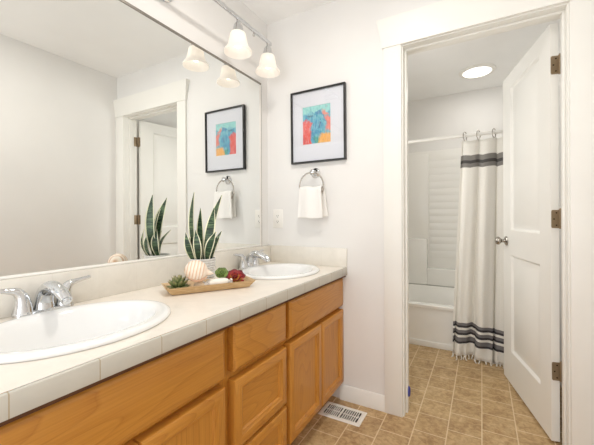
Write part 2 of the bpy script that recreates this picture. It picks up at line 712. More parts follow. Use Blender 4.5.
# --- doorway jamb, casings and head
bm = bmesh.new()
for x0, x1 in ((JX0 - 0.019, JX0), (JX1, JX1 + 0.019)):
    box(bm, x0, x1, -0.002, WT + 0.002, 0, HD + 0.019)
box(bm, JX0, JX1, -0.002, WT + 0.002, HD, HD + 0.019)
for x0, x1 in ((JX0, JX0 + 0.011), (JX1 - 0.011, JX1)):
    box(bm, x0, x1, 0.040, 0.078, 0, HD, 0.002)
box(bm, JX0 + 0.011, JX1 - 0.011, 0.040, 0.078, HD - 0.011, HD, 0.002)
struct('trim_1', bm, M['trim'], 'white door jamb with stop lining the doorway', 'door jamb')
CI0, CI1 = JX0 - 0.006, JX1 + 0.006
struct('trim_2', B(0.795, CI0, -0.018, 0, 0, HD + 0.006, 0.003), M['trim'], 'flat white casing board on the left of the doorway', 'door casing')
struct('trim_3', B(CI1, W, -0.018, 0, 0, HD + 0.006, 0.003), M['trim'], 'flat white casing board on the right of the doorway', 'door casing')
# head board with a flared crown top
bm = bmesh.new()
z0, z1, z2, z3 = HD + 0.006, HD + 0.024, 2.203, 2.213
x0 = 0.790
secs = [(0.0, z0, 0.021), (0.0, z1, 0.021), (0.028, z2, 0.038), (0.028, z3, 0.038)]
rr = [[Vector((x0 - e, 0, z)), Vector((x0 - e, -d, z)), Vector((W, -d, z)), Vector((W, 0, z))] for e, z, d in secs]
rings(bm, rr)
struct('trim_4', bm, M['trim'], 'white head board with flared crown above the doorway', 'door casing')
# bath-side casing of the doorway
bm = bmesh.new()
box(bm, 0.80, CI0, WT, WT + 0.016, 0, HD + 0.006)
box(bm, 0.80, JX1 + 0.004, WT, WT + 0.016, HD + 0.006, 2.15)
struct('trim_5', bm, M['trim'], 'white casing on the bath side of the doorway', 'door casing')


def baseboard(name, label, x0, x1, y0, y1, out):
    """out = axis/sign pointing into the room, e.g. (0,-1)"""
    prof = [(0, 0), (0.014, 0), (0.014, 0.066), (0.010, 0.074), (0.010, 0.080), (0.004, 0.088), (0, 0.088)]
    bm = bmesh.new()
    rr = []
    for x, y in ((x0, y0), (x1, y1)):
        rr.append([Vector((x + out[0] * d, y + out[1] * d, z)) for d, z in prof])
    rings(bm, rr)
    struct(name, bm, M['trim'], label, 'baseboard')


baseboard('baseboard_back', 'white moulded baseboard between vanity and door casing', 0.522, 0.795, 0, 0, (0, -1))
baseboard('baseboard_right', 'white moulded baseboard along the right wall of the vanity room', W, W, -3.1, -0.02, (-1, 0))
baseboard('baseboard_far_right', 'white moulded baseboard along the right wall of the bath', W, W, WT, 1.08, (-1, 0))
baseboard('baseboard_far_left', 'white moulded baseboard along the left wall of the bath', 0.25, 0.25, WT, 1.08, (1, 0))

# --- open panelled door, hinged on the right jamb and swung into the bath
HP = Vector((1.603, 0.135, 0))
DD = Vector((-0.2286, 0.9735, 0))
DN = Vector((-0.9735, -0.2286, 0))
DT, DW, DZ0, DZ1 = 0.035, 0.706, 0.012, 2.040


def dp(u, t, z):
    return HP + DD * u + DN * t + Vector((0, 0, z))


def dbox(bm, u0, u1, t0, t1, z0, z1, bev=0.0, mi=0):
    vs = box(bm, u0, u1, t0, t1, z0, z1, 0, mi)
    for v in vs:
        v.co = dp(*v.co)
    if bev:
        es = list({e for v in vs for e in v.link_edges})
        bmesh.ops.bevel(bm, geom=es, offset=bev, segments=2, affect='EDGES')


door = thing('door_1', 'white two-panel door standing open into the bath', 'door', tuple(HP), None, 'structure')
PU0, PU1 = 0.122, 0.563
PAN = ((0.224, 0.853), (1.014, 1.948))
bm = bmesh.new()
for t, sgn in ((DT, -1), (0, 1)):
    us = [0, PU0, PU1, DW]
    zs = [DZ0, PAN[0][0], PAN[0][1], PAN[1][0], PAN[1][1], DZ1]
    for i in range(3):
        for j in range(5):
            if i == 1 and j in (1, 3):
                prev = None
                for ins, dep in ((0, 0), (0.004, 0.003), (0.012, 0.013), (0.030, 0.013), (0.052, 0.004)):
                    q = [bm.verts.new(dp(a, t + sgn * dep, b)) for a, b in
                         ((us[1] + ins, zs[j] + ins), (us[2] - ins, zs[j] + ins), (us[2] - ins, zs[j + 1] - ins), (us[1] + ins, zs[j + 1] - ins))]
                    if prev:
                        for k in range(4):
                            bm.faces.new((prev[k], prev[(k + 1) % 4], q[(k + 1) % 4], q[k]))
                    prev = q
                bm.faces.new(prev)
            else:
                bm.faces.new([bm.verts.new(dp(a, t, b)) for a, b in ((us[i], zs[j]), (us[i + 1], zs[j]), (us[i + 1], zs[j + 1]), (us[i], zs[j + 1]))])
for a, b in (((0, DZ0), (DW, DZ0)), ((DW, DZ0), (DW, DZ1)), ((DW, DZ1), (0, DZ1)), ((0, DZ1), (0, DZ0))):
    bm.faces.new([bm.verts.new(dp(a[0], 0, a[1])), bm.verts.new(dp(b[0], 0, b[1])), bm.verts.new(dp(b[0], DT, b[1])), bm.verts.new(dp(a[0], DT, a[1]))])
bmesh.ops.remove_doubles(bm, verts=bm.verts[:], dist=1e-5)
part('door_slab', bm, M['door'], door, smooth=25)
for hz in (1.838, 1.091, 0.352):
    bm = bmesh.new()
    # leaf on the door's edge (rounded), knuckle and leaf on the jamb
    bmh = bmesh.new()
    hh = 0.044
    pts = []
    for cx_, cz_, a0 in ((0.0265, hh - 0.008, 0), (0.0265, -hh + 0.008, -PI / 2)):
        for k in range(5):
            a = a0 + (PI / 2) * (1 - k / 4) if a0 == 0 else a0 * (k / 4)
            pts.append((cx_ + 0.006 * math.cos(a) * 1.0, cz_ + 0.008 * math.sin(a)))
    pts = [(0.0, hh), ] + [p for p in pts] + [(0.0, -hh)]
    bmh.free()
    rr = [[dp(-o, t, hz + z) for t, z in pts] for o in (0.0, 0.0025)]
    rings(bm, rr)
    lathe(bm, [(0.005, -hh - 0.003), (0.0062, -hh), (0.0062, hh), (0.005, hh + 0.003), (0.003, hh + 0.008)], dp(-0.004, -0.004, hz), seg=12)
    box(bm, JX1 - 0.0025, JX1, WT - 0.030, WT + 0.006, hz - hh, hz + hh, 0.0008)
    h = part('hinge', bm, M['bronze'], door, 'antique brass hinge')
    bm = bmesh.new()
    for st, sz in ((0.012, 0.030), (0.022, 0.0), (0.012, -0.030)):
        lathe(bm, [(0.0035, 0), (0.0035, 0.0012)], dp(-0.0026, st, hz + sz), axis=tuple(-DD), seg=10)
    part('screw', bm, M['screw'], h)
# knob: rosette, neck and egg-shaped grip on both faces
for sgn, t0 in ((1, DT), (-1, 0)):
    bm = bmesh.new()
    c = dp(0.640, t0, 0.942)
    lathe(bm, [(0.030, 0), (0.031, 0.004), (0.026, 0.009), (0.014, 0.012), (0.011, 0.020), (0.011, 0.030), (0.017, 0.036), (0.026, 0.044),
               (0.0275, 0.052), (0.024, 0.061), (0.014, 0.067), (0.003, 0.069)], c, axis=tuple(DN * sgn), seg=24)
    part('knob', bm, M['nickel'], door, 'satin nickel knob')
bm = bmesh.new()
dbox(bm, DW, DW + 0.0015, 0.006, 0.030, 0.914, 0.970)
dbox(bm, DW, DW + 0.011, 0.011, 0.024, 0.934, 0.950, 0.003)
part('latch_plate', bm, M['nickel'], door)

# blue bumper near the floor on the left jamb
bm = bmesh.new()
lathe(bm, [(0.030, 0), (0.030, 0.004), (0.024, 0.009), (0.006, 0.011)], (JX0 + 0.011, 0.059, 0.115), axis=(1, 0, 0), seg=24, sx=0.6)
solo('door_bumper', bm, M['blue'], 'small round blue disc stuck low on the left door jamb', 'bumper', (JX0 + 0.011, 0.059, 0.115))

# ================================================================== BATH
tub = thing('bathtub', 'white alcove bathtub behind the striped curtain', 'bathtub', (0.25, 1.09, 0))
TX0, TX1, TY0, TY1, TZ = 0.25, W, 1.09, YB - 0.003, 0.360
bm = bmesh.new()
icx, icy = (TX0 + TX1) / 2, (TY0 + TY1) / 2 - 0.02


def sup(cx, cy, ax, ay, n, z, N=64):
    out = []
    for k in range(N):
        a = 2 * PI * k / N
        ca, sa = math.cos(a), math.sin(a)
        out.append(Vector((cx + ax * math.copysign(abs(ca) ** (2 / n), ca), cy + ay * math.copysign(abs(sa) ** (2 / n), sa), z)))
    return out


hx, hy = (TX1 - TX0) / 2, (TY1 - TY0) / 2
ocx, ocy = (TX0 + TX1) / 2, (TY0 + TY1) / 2
rr = [sup(ocx, ocy, hx, hy - 0.02, 60, 0.045), sup(ocx, ocy, hx, hy - 0.02, 60, TZ - 0.035), sup(ocx, ocy, hx, hy - 0.004, 60, TZ - 0.03),
      sup(ocx, ocy, hx, hy, 60, TZ - 0.012), sup(ocx, ocy, hx, hy, 60, TZ - 0.006), sup(ocx, ocy, hx - 0.006, hy - 0.006, 50, TZ),
      sup(icx, icy, hx - 0.085, hy - 0.09, 7, TZ), sup(icx, icy, hx - 0.10, hy - 0.105, 6, TZ - 0.015),
      sup(icx, icy, hx - 0.14, hy - 0.135, 5, 0.16), sup(icx, icy, hx - 0.18, hy - 0.17, 4, 0.09), sup(icx, icy, hx - 0.26, hy - 0.24, 4, 0.075)]
rings(bm, rr, True, True, True)
part('tub_shell', bm, M['acrylic'], tub)
bm = B(TX0, TX1, TY0 + 0.012, TY0 + 0.03, 0.0, 0.048, 0.003)
part('apron_base', bm, M['acrylic'], tub)

sur = thing('tub_surround', 'white moulded wall surround with shelves above the bathtub', 'tub surround', (0.25, YB, TZ))
SZ = 1.845
bm = bmesh.new()
ZS = TZ + 0.003
box(bm, 0.255, W - 0.004, YB - 0.022, YB - 0.002, ZS, SZ, 0.006)
# moulded tile courses
zc = 0.66
while zc < SZ - 0.06:
    box(bm, 0.765, 1.42, YB - 0.0230, YB - 0.021, zc, zc + 0.0735, 0.0008)
    zc += 0.076
part('back_panel', bm, M['acrylic'], sur)
bm = bmesh.new()
box(bm, 0.255, 0.275, TY0 + 0.02, YB - 0.022, ZS, SZ, 0.006)
part('end_panel', bm, M['acrylic'], sur)
bm = bmesh.new()
box(bm, W - 0.022, W - 0.003, TY0 + 0.02, YB - 0.022, ZS, SZ, 0.006)
part('end_panel', bm, M['acrylic'], sur)
bm = bmesh.new()
box(bm, 0.275, 0.752, YB - 0.10, YB - 0.02, ZS, 0.866, 0.010, seg=3)
box(bm, 0.275, 0.765, YB - 0.040, YB - 0.02, 0.80, SZ - 0.03, 0.008)
part('shelf_tower', bm, M['acrylic'], sur)
bm = bmesh.new()
box(bm, 0.752, 1.44, YB - 0.10, YB - 0.02, ZS, 0.546, 0.010, seg=3)
part('low_shelf', bm, M['acrylic'], sur)
bm = bmesh.new()
box(bm, 1.44, W - 0.022, YB - 0.10, YB - 0.02, ZS, 0.866, 0.010, seg=3)
part('shelf_tower', bm, M['acrylic'], sur)
bm = bmesh.new()
lathe(bm, [(0.008, 0), (0.008, 0.004), (0.003, 0.006)], (0.742, YB - 0.10, 0.815), axis=(0, -1, 0), seg=14)
part('cap', bm, M['plastic'], sur)

# curtain rod with end flanges
ROY, ROZ = 1.06, 1.752
rod = thing('curtain_rod', 'white shower curtain rod across the tub opening', 'curtain rod', (0.25, ROY, ROZ))
bm = bmesh.new()
tube(bm, [(0.256, ROY, ROZ), (W - 0.006, ROY, ROZ)], 0.0140, 16)
part('rod', bm, M['plastic'], rod)
for x, s in ((0.25, 1), (W, -1)):
    bm = bmesh.new()
    lathe(bm, [(0.030, 0), (0.030, 0.005), (0.018, 0.012), (0.0145, 0.03)], (x, ROY, ROZ), axis=(s, 0, 0), seg=20)
    part('flange', bm, M['plastic'], rod)

# curtain
CX0, CX1, CZ0 = 1.128, 1.655, 0.022
NU, NV = 150, 60


def curtain_pt(s, t):
    """s along the width 0..1, t from bottom 0 to top 1"""
    ztop = 1.700 + 0.010 * abs(math.cos(PI * (s * 5.6 - 0.36)))
    z = lerp(CZ0 + 0.012 * math.sin(9 * s), ztop, t)
    k = 1 - t
    ph = 2 * PI * (4.6 * s + 0.05) + 0.5 * math.sin(3 * s * PI) * k
    amp = 0.010 + 0.022 * k
    y = 1.052 - 0.055 * k ** 0.8 + amp * math.sin(ph) + 0.010 * k * math.sin(2.7 * ph + 1.0) - 0.012 * max(0, (0.16 - t) / 0.16) ** 2
    x = CX0 + (CX1 - CX0) * s + 0.012 * math.cos(ph) - 0.078 * k * (1 - s) + 0.006 * k * math.sin(31 * s)
    if t < 0.17:
        q = (0.17 - t) / 0.17
        y += 0.014 * q * math.sin(2 * PI * (9.3 * s + 0.3) + 3 * q)
        x += 0.010 * q * math.sin(2 * PI * 7 * s + 2)
    return Vector((x, y, z))


cur = thing('shower_curtain', 'off-white shower curtain with grey stripes hanging to the floor', 'shower curtain', (CX0, ROY, 0))
bm = bmesh.new()
uvl = bm.loops.layers.uv.new('UVMap')
G = [[bm.verts.new(curtain_pt(i / NU, j / NV)) for j in range(NV + 1)] for i in range(NU + 1)]
for i in range(NU):
    for j in range(NV):
        f = bm.faces.new((G[i][j], G[i + 1][j], G[i + 1][j + 1], G[i][j + 1]))
        for lp, (a, b) in zip(f.loops, ((i, j), (i + 1, j), (i + 1, j + 1), (i, j + 1))):
            lp[uvl].uv = (a / NU, (CZ0 + 1.665 * b / NV) / 1.72)
c = part('cloth', bm, M['curtain'], cur, smooth=180)
sd = c.modifiers.new('thickness', 'SOLIDIFY')
sd.thickness = 0.002
bm = bmesh.new()
for k in range(34):
    s = (k + 0.5) / 34
    p = curtain_pt(s, 0.0)
    j = [random.uniform(-1, 1) for _ in range(4)]
    pts = [p + Vector((0, 0, 0.006)), p + Vector((0.003 * j[0], -0.006, -0.008)), p + Vector((0.006 * j[1], -0.012 + 0.004 * j[2], -0.020)), p + Vector((0.009 * j[3], -0.018 + 0.006 * j[0], -0.030))]
    pts = [Vector((q.x, q.y, max(q.z, 0.004))) for q in pts]
    tube(bm, pts, [0.0028, 0.0050, 0.0034, 0.0045], 6)
part('fringe', bm, M['fringe'], cur, 'knotted fringe', 'stuff')

# curtain rings
ring_x = (1.163, 1.257, 1.361)
rl = ('curtain ring at the left end of the curtain heading', 'middle one of the three curtain rings on the white rod', 'curtain ring nearest the open door on the white rod')
ring0 = None
for x, l in zip(ring_x, rl):
    if ring0 is None:
        ring0 = thing('curtain_ring', l, 'curtain ring', (x, ROY, ROZ), 'curtain rings on the rod')
        bm = bmesh.new()
        pts = []
        for k in range(28):
            a = 2 * PI * k / 28
            pts.append((x + 0.012 * math.sin(a), ROY + 0.020 * math.sin(a), ROZ - 0.006 + 0.034 * math.cos(a)))
        tube(bm, pts, 0.0030, 8, closed=True)
        part('hoop', bm, M['nickel'], ring0)
        bm = bmesh.new()
        tube(bm, smooth_path([(x, ROY, ROZ - 0.040), (x, ROY - 0.004, ROZ - 0.050), (x, ROY - 0.004, ROZ - 0.058), (x, ROY + 0.004, ROZ - 0.060)], 4), 0.0018, 8)
        part('hook', bm, M['nickel'], ring0)
    else:
        copy_tree(ring0, (x - ring_x[0], 0, 0), l)


def ceiling_lamp(x, y, r, label, power):
    t = thing('ceiling_light', label, 'ceiling light', (x, y, H))
    bm = bmesh.new()
    lathe(bm, [(r, 0), (r, -0.006), (r - 0.008, -0.013), (r - 0.030, -0.016), (r - 0.034, -0.012), (r - 0.036, -0.004)], (x, y, H), seg=56, cap0=False, cap1=False)
    part('trim_ring', bm, M['plastic'], t)
    bm = bmesh.new()
    lathe(bm, [(r - 0.034, -0.003), (r - 0.035, -0.012), (r - 0.06, -0.0145), (0.001, -0.0155)], (x, y, H), seg=56)
    part('diffuser', bm, M['disc'], t, 'lit white diffuser')
    l = bpy.data.lights.new('lamp_light', 'AREA')
    l.shape = 'DISK'
    l.size = 2 * (r - 0.04)
    l.energy = power
    l.color = (1.0, 0.95, 0.88)
    l.spread = PI
    o = bpy.data.objects.new('lamp_light', l)
    COL.objects.link(o)
    o.parent = t
    o.location = (0, 0, -0.018)
    return t


ceiling_lamp(1.244, 1.545, 0.150, 'round flush ceiling light above the bath', BATH_LAMP_W)
ceiling_lamp(0.855, -0.925, 0.120, 'round flush ceiling light seen at the top of the mirror', CEIL_LAMP_W)

# ================================================================== VANITY
XFR = 0.513        # face frame front
XD = 0.547         # door and drawer fronts
CT = 0.802         # countertop top
CB = 0.757         # lower edge of the tile edging
OFFY = -1.047      # left sink base relative to the right one
LEFT_END = -1.712


def slab_front(bm, y0, y1, z0, z1):
    """flat front with a broad chamfered border, facing +X"""
    rr = []
    for ins, x in ((0, XFR + 0.001), (0, XD - 0.008), (0.003, XD - 0.005), (0.012, XD - 0.001), (0.015, XD)):
        rr.append([Vector((x, y0 + ins, z0 + ins)), Vector((x, y1 - ins, z0 + ins)), Vector((x, y1 - ins, z1 - ins)), Vector((x, y0 + ins, z1 - ins))])
    rings(bm, rr)


def panel_front(name, parent, y0, y1, z0, z1, horiz):
    """frame with inner slope (stiles, rails) and a recessed centre panel as its child"""
    fw = 0.052
    bm = bmesh.new()
    # outer body
    b0, e = 0.006, 0.003
    loops = [(0, XFR + 0.001), (0, XD - 0.007), (0.002, XD - 0.003), (0.008, XD), (fw - 0.016, XD), (fw - 0.013, XD - 0.003), (fw - 0.005, XD - 0.006), (fw, XD - 0.014)]
    rr = [[Vector((x, y0 + i, z0 + i)), Vector((x, y1 - i, z0 + i)), Vector((x, y1 - i, z1 - i)), Vector((x, y0 + i, z1 - i))] for i, x in loops]
    rings(bm, rr, True, True, False)
    # rails take the horizontal grain
    for f in bm.faces:
        c = f.calc_center_median()
        if abs(f.normal.x) < 2:
            if min(c.z - z0, z1 - c.z) < min(c.y - y0, y1 - c.y) and (min(c.z - z0, z1 - c.z) < fw):
                f.material_index = 1
    o = part(name, bm, [M['wood_v'], M['wood_h']], parent, smooth=30)
    bm = B(XFR + 0.0015, XD - 0.0135, y0 + fw - 0.004, y1 - fw + 0.004, z0 + fw - 0.004, z1 - fw + 0.004)
    part('panel', bm, M['wood_h'] if horiz else M['wood_v'], o)
    return o


def carcass(parent, y0, y1):
    bm = bmesh.new()
    zt = CB - 0.0135
    box(bm, 0.003, XFR - 0.02, y0, y0 + 0.012, 0.100, zt)
    box(bm, 0.003, XFR - 0.02, y1 - 0.012, y1, 0.100, zt)
    box(bm, 0.003, 0.012, y0 + 0.012, y1 - 0.012, 0.100, zt)
    box(bm, 0.012, XFR - 0.02, y0 + 0.012, y1 - 0.012, 0.100, 0.116)
    box(bm, 0.440, 0.452, y0, y1, 0.002, 0.100)
    box(bm, 0.003, 0.440, y0, y0 + 0.012, 0.002, 0.100)
    box(bm, 0.003, 0.440, y1 - 0.012, y1, 0.002, 0.100)
    part('body', bm, M['wood_h'], parent)


def face_frame(parent, y0, y1, rails, stiles):
    bm = bmesh.new()
    for a, b in stiles:
        box(bm, XFR - 0.02, XFR, a, b, 0.098, CB - 0.0135)
    for a, b in rails:
        box(bm, XFR - 0.0199, XFR - 0.0002, y0, y1, a, b)
    part('face_frame', bm, M['wood_v'], parent)


SB = 'vanity sink base cabinets'
rc = thing('vanity_cabinet', 'oak sink base cabinet beside the back wall and floor vent', 'cabinet', (0.27, -0.33, 0), SB)
carcass(rc, -0.6505, -0.003)
face_frame(rc, -0.6505, -0.003, ((0.098, 0.125), (0.535, 0.590), (0.715, CB - 0.0135)), ((-0.6505, -0.61), (-0.335, -0.29), (-0.040, -0.003)))
bm = bmesh.new()
slab_front(bm, -0.636, -0.003, 0.571, 0.738)
part('false_front', bm, M['wood_h'], rc, smooth=25)
panel_front('door', rc, -0.636, -0.3150, 0.108, 0.549, False)
panel_front('door', rc, -0.3090, -0.004, 0.108, 0.549, False)
lc = copy_tree(rc, (0, OFFY, 0), 'oak sink base cabinet under the nearer left sink')
dc = thing('vanity_cabinet', 'oak drawer cabinet in the middle between the two sink bases', 'cabinet', (0.27, -0.845, 0))
Y0, Y1 = -1.0480, -0.6525
carcass(dc, Y0, Y1)
face_frame(dc, Y0, Y1, ((0.098, 0.125), (0.285, 0.315), (0.53, 0.585), (0.715, CB - 0.0135)), ((Y0, Y0 + 0.05), (Y1 - 0.03, Y1)))
bm = bmesh.new()
slab_front(bm, -1.006, -0.666, 0.577, 0.738)
d = part('drawer', bm, M['wood_h'], dc, 'flat oak drawer front', smooth=25)
panel_front('drawer', dc, -1.006, -0.666, 0.305, 0.547, True)
panel_front('drawer', dc, -1.006, -0.666, 0.108, 0.292, True)

# countertop with sink cut-outs
SINKS = (-0.325, -0.325 + OFFY)
SCX, SAX, SAY = 0.302, 0.205, 0.255
top = thing('countertop', 'cream tiled vanity countertop with two oval sinks let into it', 'countertop', (0.28, -0.85, CB))
bm = bmesh.new()
CXF = 0.5580
outer = [(0.0, -1.742), (CXF, -1.742), (CXF, -0.0015), (0.0, -0.0015)]
# top surface with two oval holes: strips between holes
NSEG = 48


def plate_with_hole(bm, x0, x1, y0, y1, cy, z):
    ring_in, ring_out = [], []
    for k in range(NSEG):
        a = 2 * PI * k / NSEG
        ca, sa = math.cos(a), math.sin(a)
        ring_in.append(bm.verts.new((SCX + (SAX - 0.03) * ca, cy + (SAY - 0.03) * sa, z)))
        # hit of the ray with the rectangle
        tx = ((x1 - SCX) if ca > 0 else (x0 - SCX)) / ca if abs(ca) > 1e-6 else 1e9
        ty = ((y1 - cy) if sa > 0 else (y0 - cy)) / sa if abs(sa) > 1e-6 else 1e9
        t = min(tx, ty)
        ring_out.append(bm.verts.new((SCX + t * ca, cy + t * sa, z)))
    for k in range(NSEG):
        q = (k + 1) % NSEG
        bm.faces.new((ring_in[k], ring_in[q], ring_out[q], ring_out[k]))
        a, b = ring_out[k].co, ring_out[q].co
        if abs(a.x - b.x) > 1e-5 and abs(a.y - b.y) > 1e-5:     # corner missing
            cxn = x1 if (a.x + b.x) / 2 > SCX else x0
            cyn = y1 if (a.y + b.y) / 2 > cy else y0
            bm.faces.new((ring_out[k], ring_out[q], bm.verts.new((cxn, cyn, z))))
    lo = [bm.verts.new((v.co.x, v.co.y, CB + 0.002)) for v in ring_in]
    for k in range(NSEG):
        q = (k + 1) % NSEG
        bm.faces.new((ring_in[k], lo[k], lo[q], ring_in[q]))


plate_with_hole(bm, 0, CXF, -0.649, -0.0015, SINKS[0], CT)
plate_with_hole(bm, 0, CXF, -1.742, -1.0, SINKS[1], CT)
bm.faces.new([bm.verts.new(p) for p in ((0, -1.0, CT), (CXF, -1.0, CT), (CXF, -0.649, CT), (0, -0.649, CT))])
part('tile_top', bm, M['counter'], top, smooth=0)
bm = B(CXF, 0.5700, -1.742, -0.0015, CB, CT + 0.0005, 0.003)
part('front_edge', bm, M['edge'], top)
bm = B(0.003, CXF - 0.002, -1.742, -0.0015, CB - 0.010, CB - 0.001)
bmx = bmesh.new()
box(bmx, XFR - 0.05, CXF + 0.001, -1.742, -0.0015, CB - 0.0115, CB - 0.0002)  # strip that paints in the shadow under the counter overhang
bm.free()
part('overhang_shadow', bmx, M['dark'], top, 'dark strip standing in for shadow under the tile edging')
BS = 0.917
bm = B(-0.0075, 0.020, -1.742, -0.0015, CT, BS, 0.002)
part('backsplash', bm, M['splash'], top)
bm = bmesh.new()
box(bm, 0.0205, 0.5695, -0.0125, -0.001, CT, BS, 0.002)
part('side_splash', bm, M['splash'], top)


# ---- sinks
def make_sink(cy):
    t = thing('sink', 'white oval drop-in sink nearest the back wall', 'sink', (SCX, cy, CT), 'oval sinks in the countertop')
    bm = bmesh.new()

    def el(ax, ay, z):
        return [Vector((SCX + ax * math.cos(2 * PI * k / 72), cy + ay * math.sin(2 * PI * k / 72), z)) for k in range(72)]
    prof = [(0.004, CT + 0.0005), (0.0, CT + 0.004), (0.001, CT + 0.010), (0.007, CT + 0.0145), (0.015, CT + 0.0158), (0.038, CT + 0.0130), (0.045, CT + 0.0085),
            (0.052, CT - 0.006), (0.062, CT - 0.036), (0.076, CT - 0.075), (0.106, CT - 0.108), (0.150, CT - 0.122), (0.182, CT - 0.126)]
    rings(bm, [el(SAX - d, SAY - d, z) for d, z in prof], True, False, True)
    # underside of the bowl
    part('basin', bm, M['porcelain'], t, smooth=60)
    bm = bmesh.new()
    lathe(bm, [(0.022, 0.0), (0.022, 0.002), (0.017, 0.003), (0.015, -0.001), (0.004, 0.001)], (SCX, cy, CT - 0.1255), seg=24)
    part('drain', bm, M['chrome'], t, 'chrome drain')
    return t


s0 = make_sink(SINKS[0])
copy_tree(s0, (0, OFFY, 0), 'white oval drop-in sink at the near end of the counter')


# ---- faucets
def make_faucet(cy):
    t = thing('faucet', 'chrome two-handle faucet at the sink nearest the back wall', 'faucet', (0.07, cy, CT), 'chrome faucets behind the sinks')
    x = 0.062
    bm = bmesh.new()
    rr = []
    for ins, z in ((0.002, 0.0), (0, 0.003), (0, 0.009), (0.003, 0.014), (0.010, 0.017)):
        rr.append(sup(x, cy, 0.027 - ins, 0.080 - ins, 4, CT + z + 0.0005, 40))
    rings(bm, rr)
    part('base_plate', bm, M['chrome'], t)
    # arched spout with a broad root
    bm = bmesh.new()
    path = smooth_path([(x - 0.004, cy, CT + 0.012), (x - 0.002, cy, CT + 0.045), (x + 0.020, cy, CT + 0.078), (x + 0.062, cy, CT + 0.086), (x + 0.108, cy, CT + 0.074), (x + 0.136, cy, CT + 0.056)], 6)
    tube(bm, path, interp([0.030, 0.026, 0.0225, 0.0205, 0.0185, 0.0155], len(path)), 20)
    lathe(bm, [(0.012, 0), (0.0125, 0.010), (0.010, 0.013)], (x + 0.132, cy, CT + 0.060), axis=(0.55, 0, -0.83), seg=18)
    part('spout', bm, M['chrome'], t)
    bm = bmesh.new()
    tube(bm, [(x - 0.030, cy, CT + 0.010), (x - 0.030, cy, CT + 0.062)], 0.0025, 8)
    lathe(bm, [(0.003, 0), (0.006, 0.003), (0.006, 0.009), (0.003, 0.012)], (x - 0.030, cy, CT + 0.060), seg=12)
    part('lift_rod', bm, M['chrome'], t)
    for s in (-1, 1):
        bm = bmesh.new()
        hy_ = cy + s * 0.056
        lathe(bm, [(0.0275, 0.009), (0.0275, 0.014), (0.0255, 0.018)], (x, hy_, CT), seg=24)
        part('handle_base', bm, M['chrome'], t)
        bm = bmesh.new()
        p = smooth_path([(x, hy_, CT + 0.016), (x, hy_, CT + 0.040), (x, hy_ + s * 0.004, CT + 0.064), (x, hy_ + s * 0.018, CT + 0.081), (x, hy_ + s * 0.045, CT + 0.088), (x, hy_ + s * 0.084, CT + 0.094)], 6)
        tube(bm, p, interp([0.0255, 0.0215, 0.0175, 0.0125, 0.0075, 0.0058], len(p)), 20)
        part('handle', bm, M['chrome'], t)
    return t


f0 = make_faucet(SINKS[0] + 0.026)
copy_tree(f0, (0, OFFY - 0.010, 0), 'chrome two-handle faucet at the near left sink')

# ---- mirror
mir = thing('wall_mirror', 'large frameless wall mirror above the vanity backsplash', 'mirror', (0, -0.92, BS))
MY0, MY1, MZ1 = -1.742, -0.088, 1.990
bm = B(-0.0065, 0.0, MY0, MY1 - 0.018, BS + 0.004, MZ1 - 0.002)
part('glass', bm, M['mirror'], mir, smooth=0)
bm = B(-0.0075, 0.003, MY0, MY1, MZ1 - 0.003, MZ1 + 0.009, 0.001)
part('top_channel', bm, M['alu'], mir, 'satin metal channel')
bm = B(-0.0075, 0.002, MY1 - 0.017, MY1, BS + 0.001, MZ1 - 0.005, 0.0015)
part('edge_strip', bm, M['plastic'], mir, 'pale edge strip')
bm = B(-0.0075, 0.0025, MY1, MY1 + 0.0025, BS + 0.001, MZ1 - 0.005)
part('edge_seam', bm, M['alu'], mir, 'dark thin seam')
bm = B(-0.0075, 0.012, MY0, MY1 - 0.018, BS + 0.0005, BS + 0.009, 0.003)
part('bottom_channel', bm, M['plastic'], mir, 'pale caulked bottom edge')

# ---- vanity light
LY = (-0.232, -0.509, -1.279, -1.556)
LX = 0.155
BARZ = 2.165
LMID = -0.894
vl = thing('vanity_light', 'long chrome light bar with frosted bell shades above the mirror', 'wall light', (0, LMID, BARZ))
bm = bmesh.new()
box(bm, LX - 0.007, LX + 0.007, LY[3] - 0.035, LY[0] + 0.035, BARZ - 0.011, BARZ + 0.011, 0.003)
part('bar', bm, M['chrome'], vl)
bm = bmesh.new()
lathe(bm, [(0.062, 0), (0.062, 0.006), (0.055, 0.014), (0.030, 0.022)], (-0.0075, LMID, BARZ), axis=(1, 0, 0), seg=32, sx=1.7)
part('wall_plate', bm, M['chrome'], vl)
for y in (LMID - 0.05, LMID + 0.05):
    bm = bmesh.new()
    tube(bm, [(0.012, y, BARZ), (LX - 0.005, y, BARZ)], 0.008, 12)
    part('arm', bm, M['chrome'], vl)
for y in ((LY[0] + LY[1]) / 2, (LY[2] + LY[3]) / 2):
    bm = bmesh.new()
    lathe(bm, [(0.003, 0.0), (0.004, -0.008), (0.008, -0.012), (0.008, -0.020), (0.003, -0.024)], (LX, y, BARZ - 0.010), seg=14)
    part('finial', bm, M['chrome'], vl)
